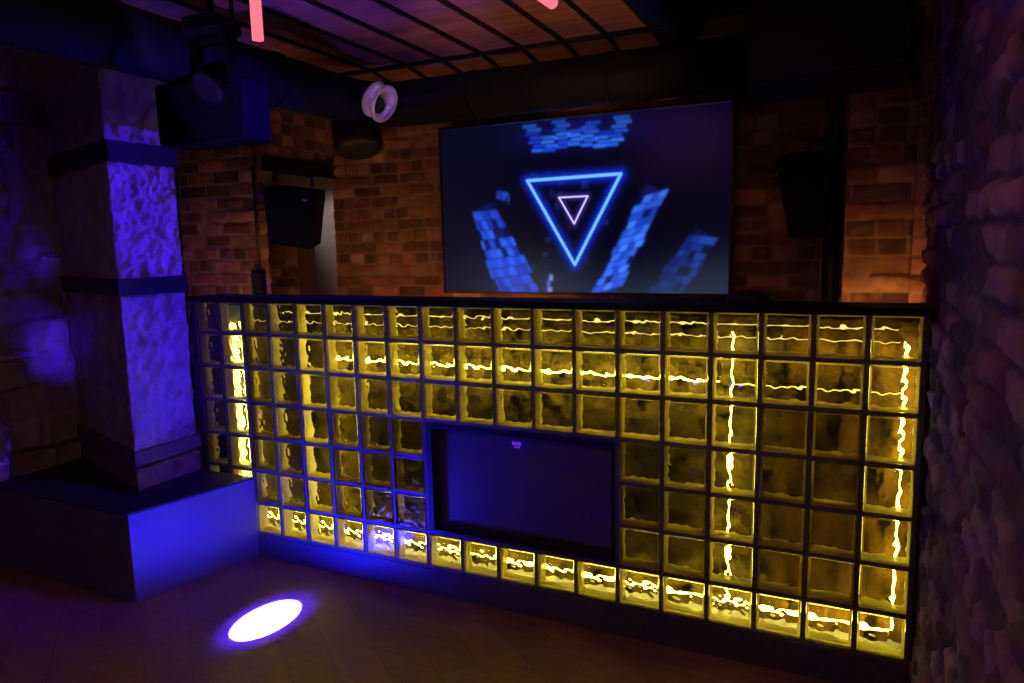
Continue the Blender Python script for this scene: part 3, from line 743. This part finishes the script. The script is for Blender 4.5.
t = cabinet('loudspeaker', 'black loudspeaker tapering downwards between the video screen and the right brick pier', (3.360, 1.26, 1.86), (math.radians(12), 0, math.radians(-12)), 0.30, 0.18, 0.44, 0.20, badge=False)
bracket(t, [([(0.0, 0.0, 0.44), (0.0, 0.02, 0.50), (0.09, 0.05, 0.50)], 0.014), ([(0.0, 0.05, 0.50), (0.08, 0.45, 0.50)], 0.014)], end=(3.36, 1.705, 2.42))

def flat_box(name, label, x0, x1, y0, y1, z0, z1, rz=0, cat='speaker'):
    t = thing(name, label, cat)
    cx, cy = (x0+x1)/2, (y0+y1)/2; w_, d_, h_ = (x1-x0)/2, (y1-y0)/2, z1-z0
    mb = MB(); mb.bevbox((-w_, -d_, 0), (w_, d_, h_), 0.012); mb.build('cabinet', M_cab, t)
    mb = MB(); mb.bevbox((-w_+0.02, -d_-0.012, 0.02), (w_-0.02, -d_-0.0, h_-0.02), 0.004); mb.build('grille', M_grille, t)
    for s in (-1, 1):
        mb = MB(); mb.tube([(s*w_*0.6, 0, h_), (s*w_*0.6, 0, (2.640 if (x0 < 1 and s < 0) else 3.095)-z0)], 0.010, 8); mb.build('hanger', M_steel, t)
    t.location = (cx, cy, z0); t.rotation_euler = (0, 0, rz); return t
flat_box('bass_speaker', 'wide black speaker box hanging in front of the left brick pier', 0.50, 1.02, -0.54, -0.34, 2.345, 2.63, math.radians(3))
flat_box('bass_speaker', 'big black speaker box cut by the top edge, above the right brick pier', 3.20, 3.715, -0.33, 0.00, 2.365, 2.95, math.radians(-7))

# moving head lamp above the left box
def stage_light():
    t = thing('stage_light', 'dark moving head stage light hanging just above the left speaker box', 'stage light')
    mb = MB(); mb.bevbox((-0.09, -0.08, 0.24), (0.09, 0.08, 0.31), 0.01); mb.tube([(0, 0, 0.31), (0, 0, 0.62)], 0.015, 10); mb.build('base', M_cab, t)
    mb = MB()
    for s in (-1, 1): mb.box((s*0.095-0.012, -0.03, 0.03), (s*0.095+0.012, 0.03, 0.235))
    mb.box((-0.107, -0.03, 0.21), (0.107, 0.03, 0.24)); mb.build('yoke', M_cab, t)
    mb = MB(); M = Matrix.Translation(Vector((0, 0.05, 0.09))) @ Vector((0.1, -1, -0.6)).to_track_quat('Z', 'Y').to_matrix().to_4x4()
    mb.lathe([(0, -0.02), (0.05, -0.02), (0.07, 0.02), (0.075, 0.12), (0.07, 0.14), (0.06, 0.14)], M, 28); h = mb.build('lamp_head', M_cab, t)
    mb = MB(); mb.lathe([(0.0, 0.138), (0.06, 0.135)], M, 28); mb.build('lens', M_lens, h)
    t.location = (1.12, -0.75, 2.48)
stage_light()

def blue_par():
    t = thing('stage_light', 'low blue stage lamp bar behind the viewer, mirrored as blue dots in the glass blocks', 'stage light')
    mb = MB(); mb.bevbox((-0.55, -0.06, 0.46), (0.55, 0.06, 0.60), 0.01); mb.build('housing', M_cab, t)
    for x in (-0.4, 0.4):
        mb = MB(); mb.box((x-0.02, -0.02, 0.0), (x+0.02, 0.02, 0.46)); mb.box((x-0.03, -0.18, 0.0), (x+0.03, 0.18, 0.02)); mb.build('leg', M_steel, t)
    ml = emit('blue_lens', (0.12, 0.05, 1.0), 22.0)
    for x in (-0.46, -0.40, -0.02, 0.04, 0.36, 0.44):
        mb = MB(); mb.lathe([(0.0, 0.064), (0.018, 0.063), (0.022, 0.058)], Matrix.Rotation(-PI/2, 4, 'X') @ Matrix.Translation(Vector((x, -0.53-0.02*(int(x*50) % 2), 0))), 16)
        mb.build('lens', ml, t)
    t.location = (2.3, -3.55, 0.0)
blue_par()

# hanging pink light tubes
mb = MB(); mb.tube([(1.745, -1.15, 2.525), (1.745, -1.15, 3.09)], 0.0185, 20)
tag(mb.build('light_tube', M_pink), 'vertical glowing pink light tube cut by the top edge, above the duct', 'light tube')
mb = MB(); mb.tube([(2.785, -1.15, 2.480), (2.73, -2.4, 2.480)], 0.016, 20)
tag(mb.build('light_tube', M_pink), 'tip of a slanting pink light tube under the ceiling panels, above the video screen', 'light tube')

# ------------------------------------------------------------------ small things
mb = MB(); mb.tube([(-0.215, 0.775, 1.70), (-0.215, 0.775, 2.42)], 0.009, 8)
c = mb.build('power_cable', M_black); tag(c, 'black cable running down the edge of the left brick pier', 'cable')
mb = MB(); mb.bevbox((-0.255, 0.73, 1.52), (-0.165, 0.79, 1.70), 0.008); s = thing('junction_box', 'small black box at the lower end of the cable on the left brick pier', 'junction box'); mb.build('box', M_cab, s)
mb = MB(); mb.bevbox((-0.248, 0.724, 1.54), (-0.172, 0.731, 1.68), 0.002); mb.build('lid', M_black, s)
mb = MB(); mb.tube([(3.41, 1.62, 0.0), (3.41, 1.62, 2.95)], 0.012, 12)
tag(mb.build('conduit', M_pipe), 'thin pale metal conduit on the back wall below the right loudspeaker', 'pipe')
mb = MB(); mb.tube([(3.465, 1.60, 0.0), (3.465, 1.60, 3.08)], 0.030, 16)
tag(mb.build('drain_pipe', principled('dull_pipe', (0.07, 0.065, 0.06), 0.5, 0.3)), 'thicker dull pipe beside the thin conduit, next to the right brick pier', 'pipe')
mb = MB(); M = Matrix.Translation(Vector((3.165, 0.115, 1.572))); mb.lathe([(0.0, 0.055), (0.05, 0.05), (0.085, 0.03), (0.10, 0.0), (0.0, 0.0)], M, 28)
tag(mb.build('headphone_case', M_cover), 'small dark domed case on the counter top, just right of the video screen', 'case')
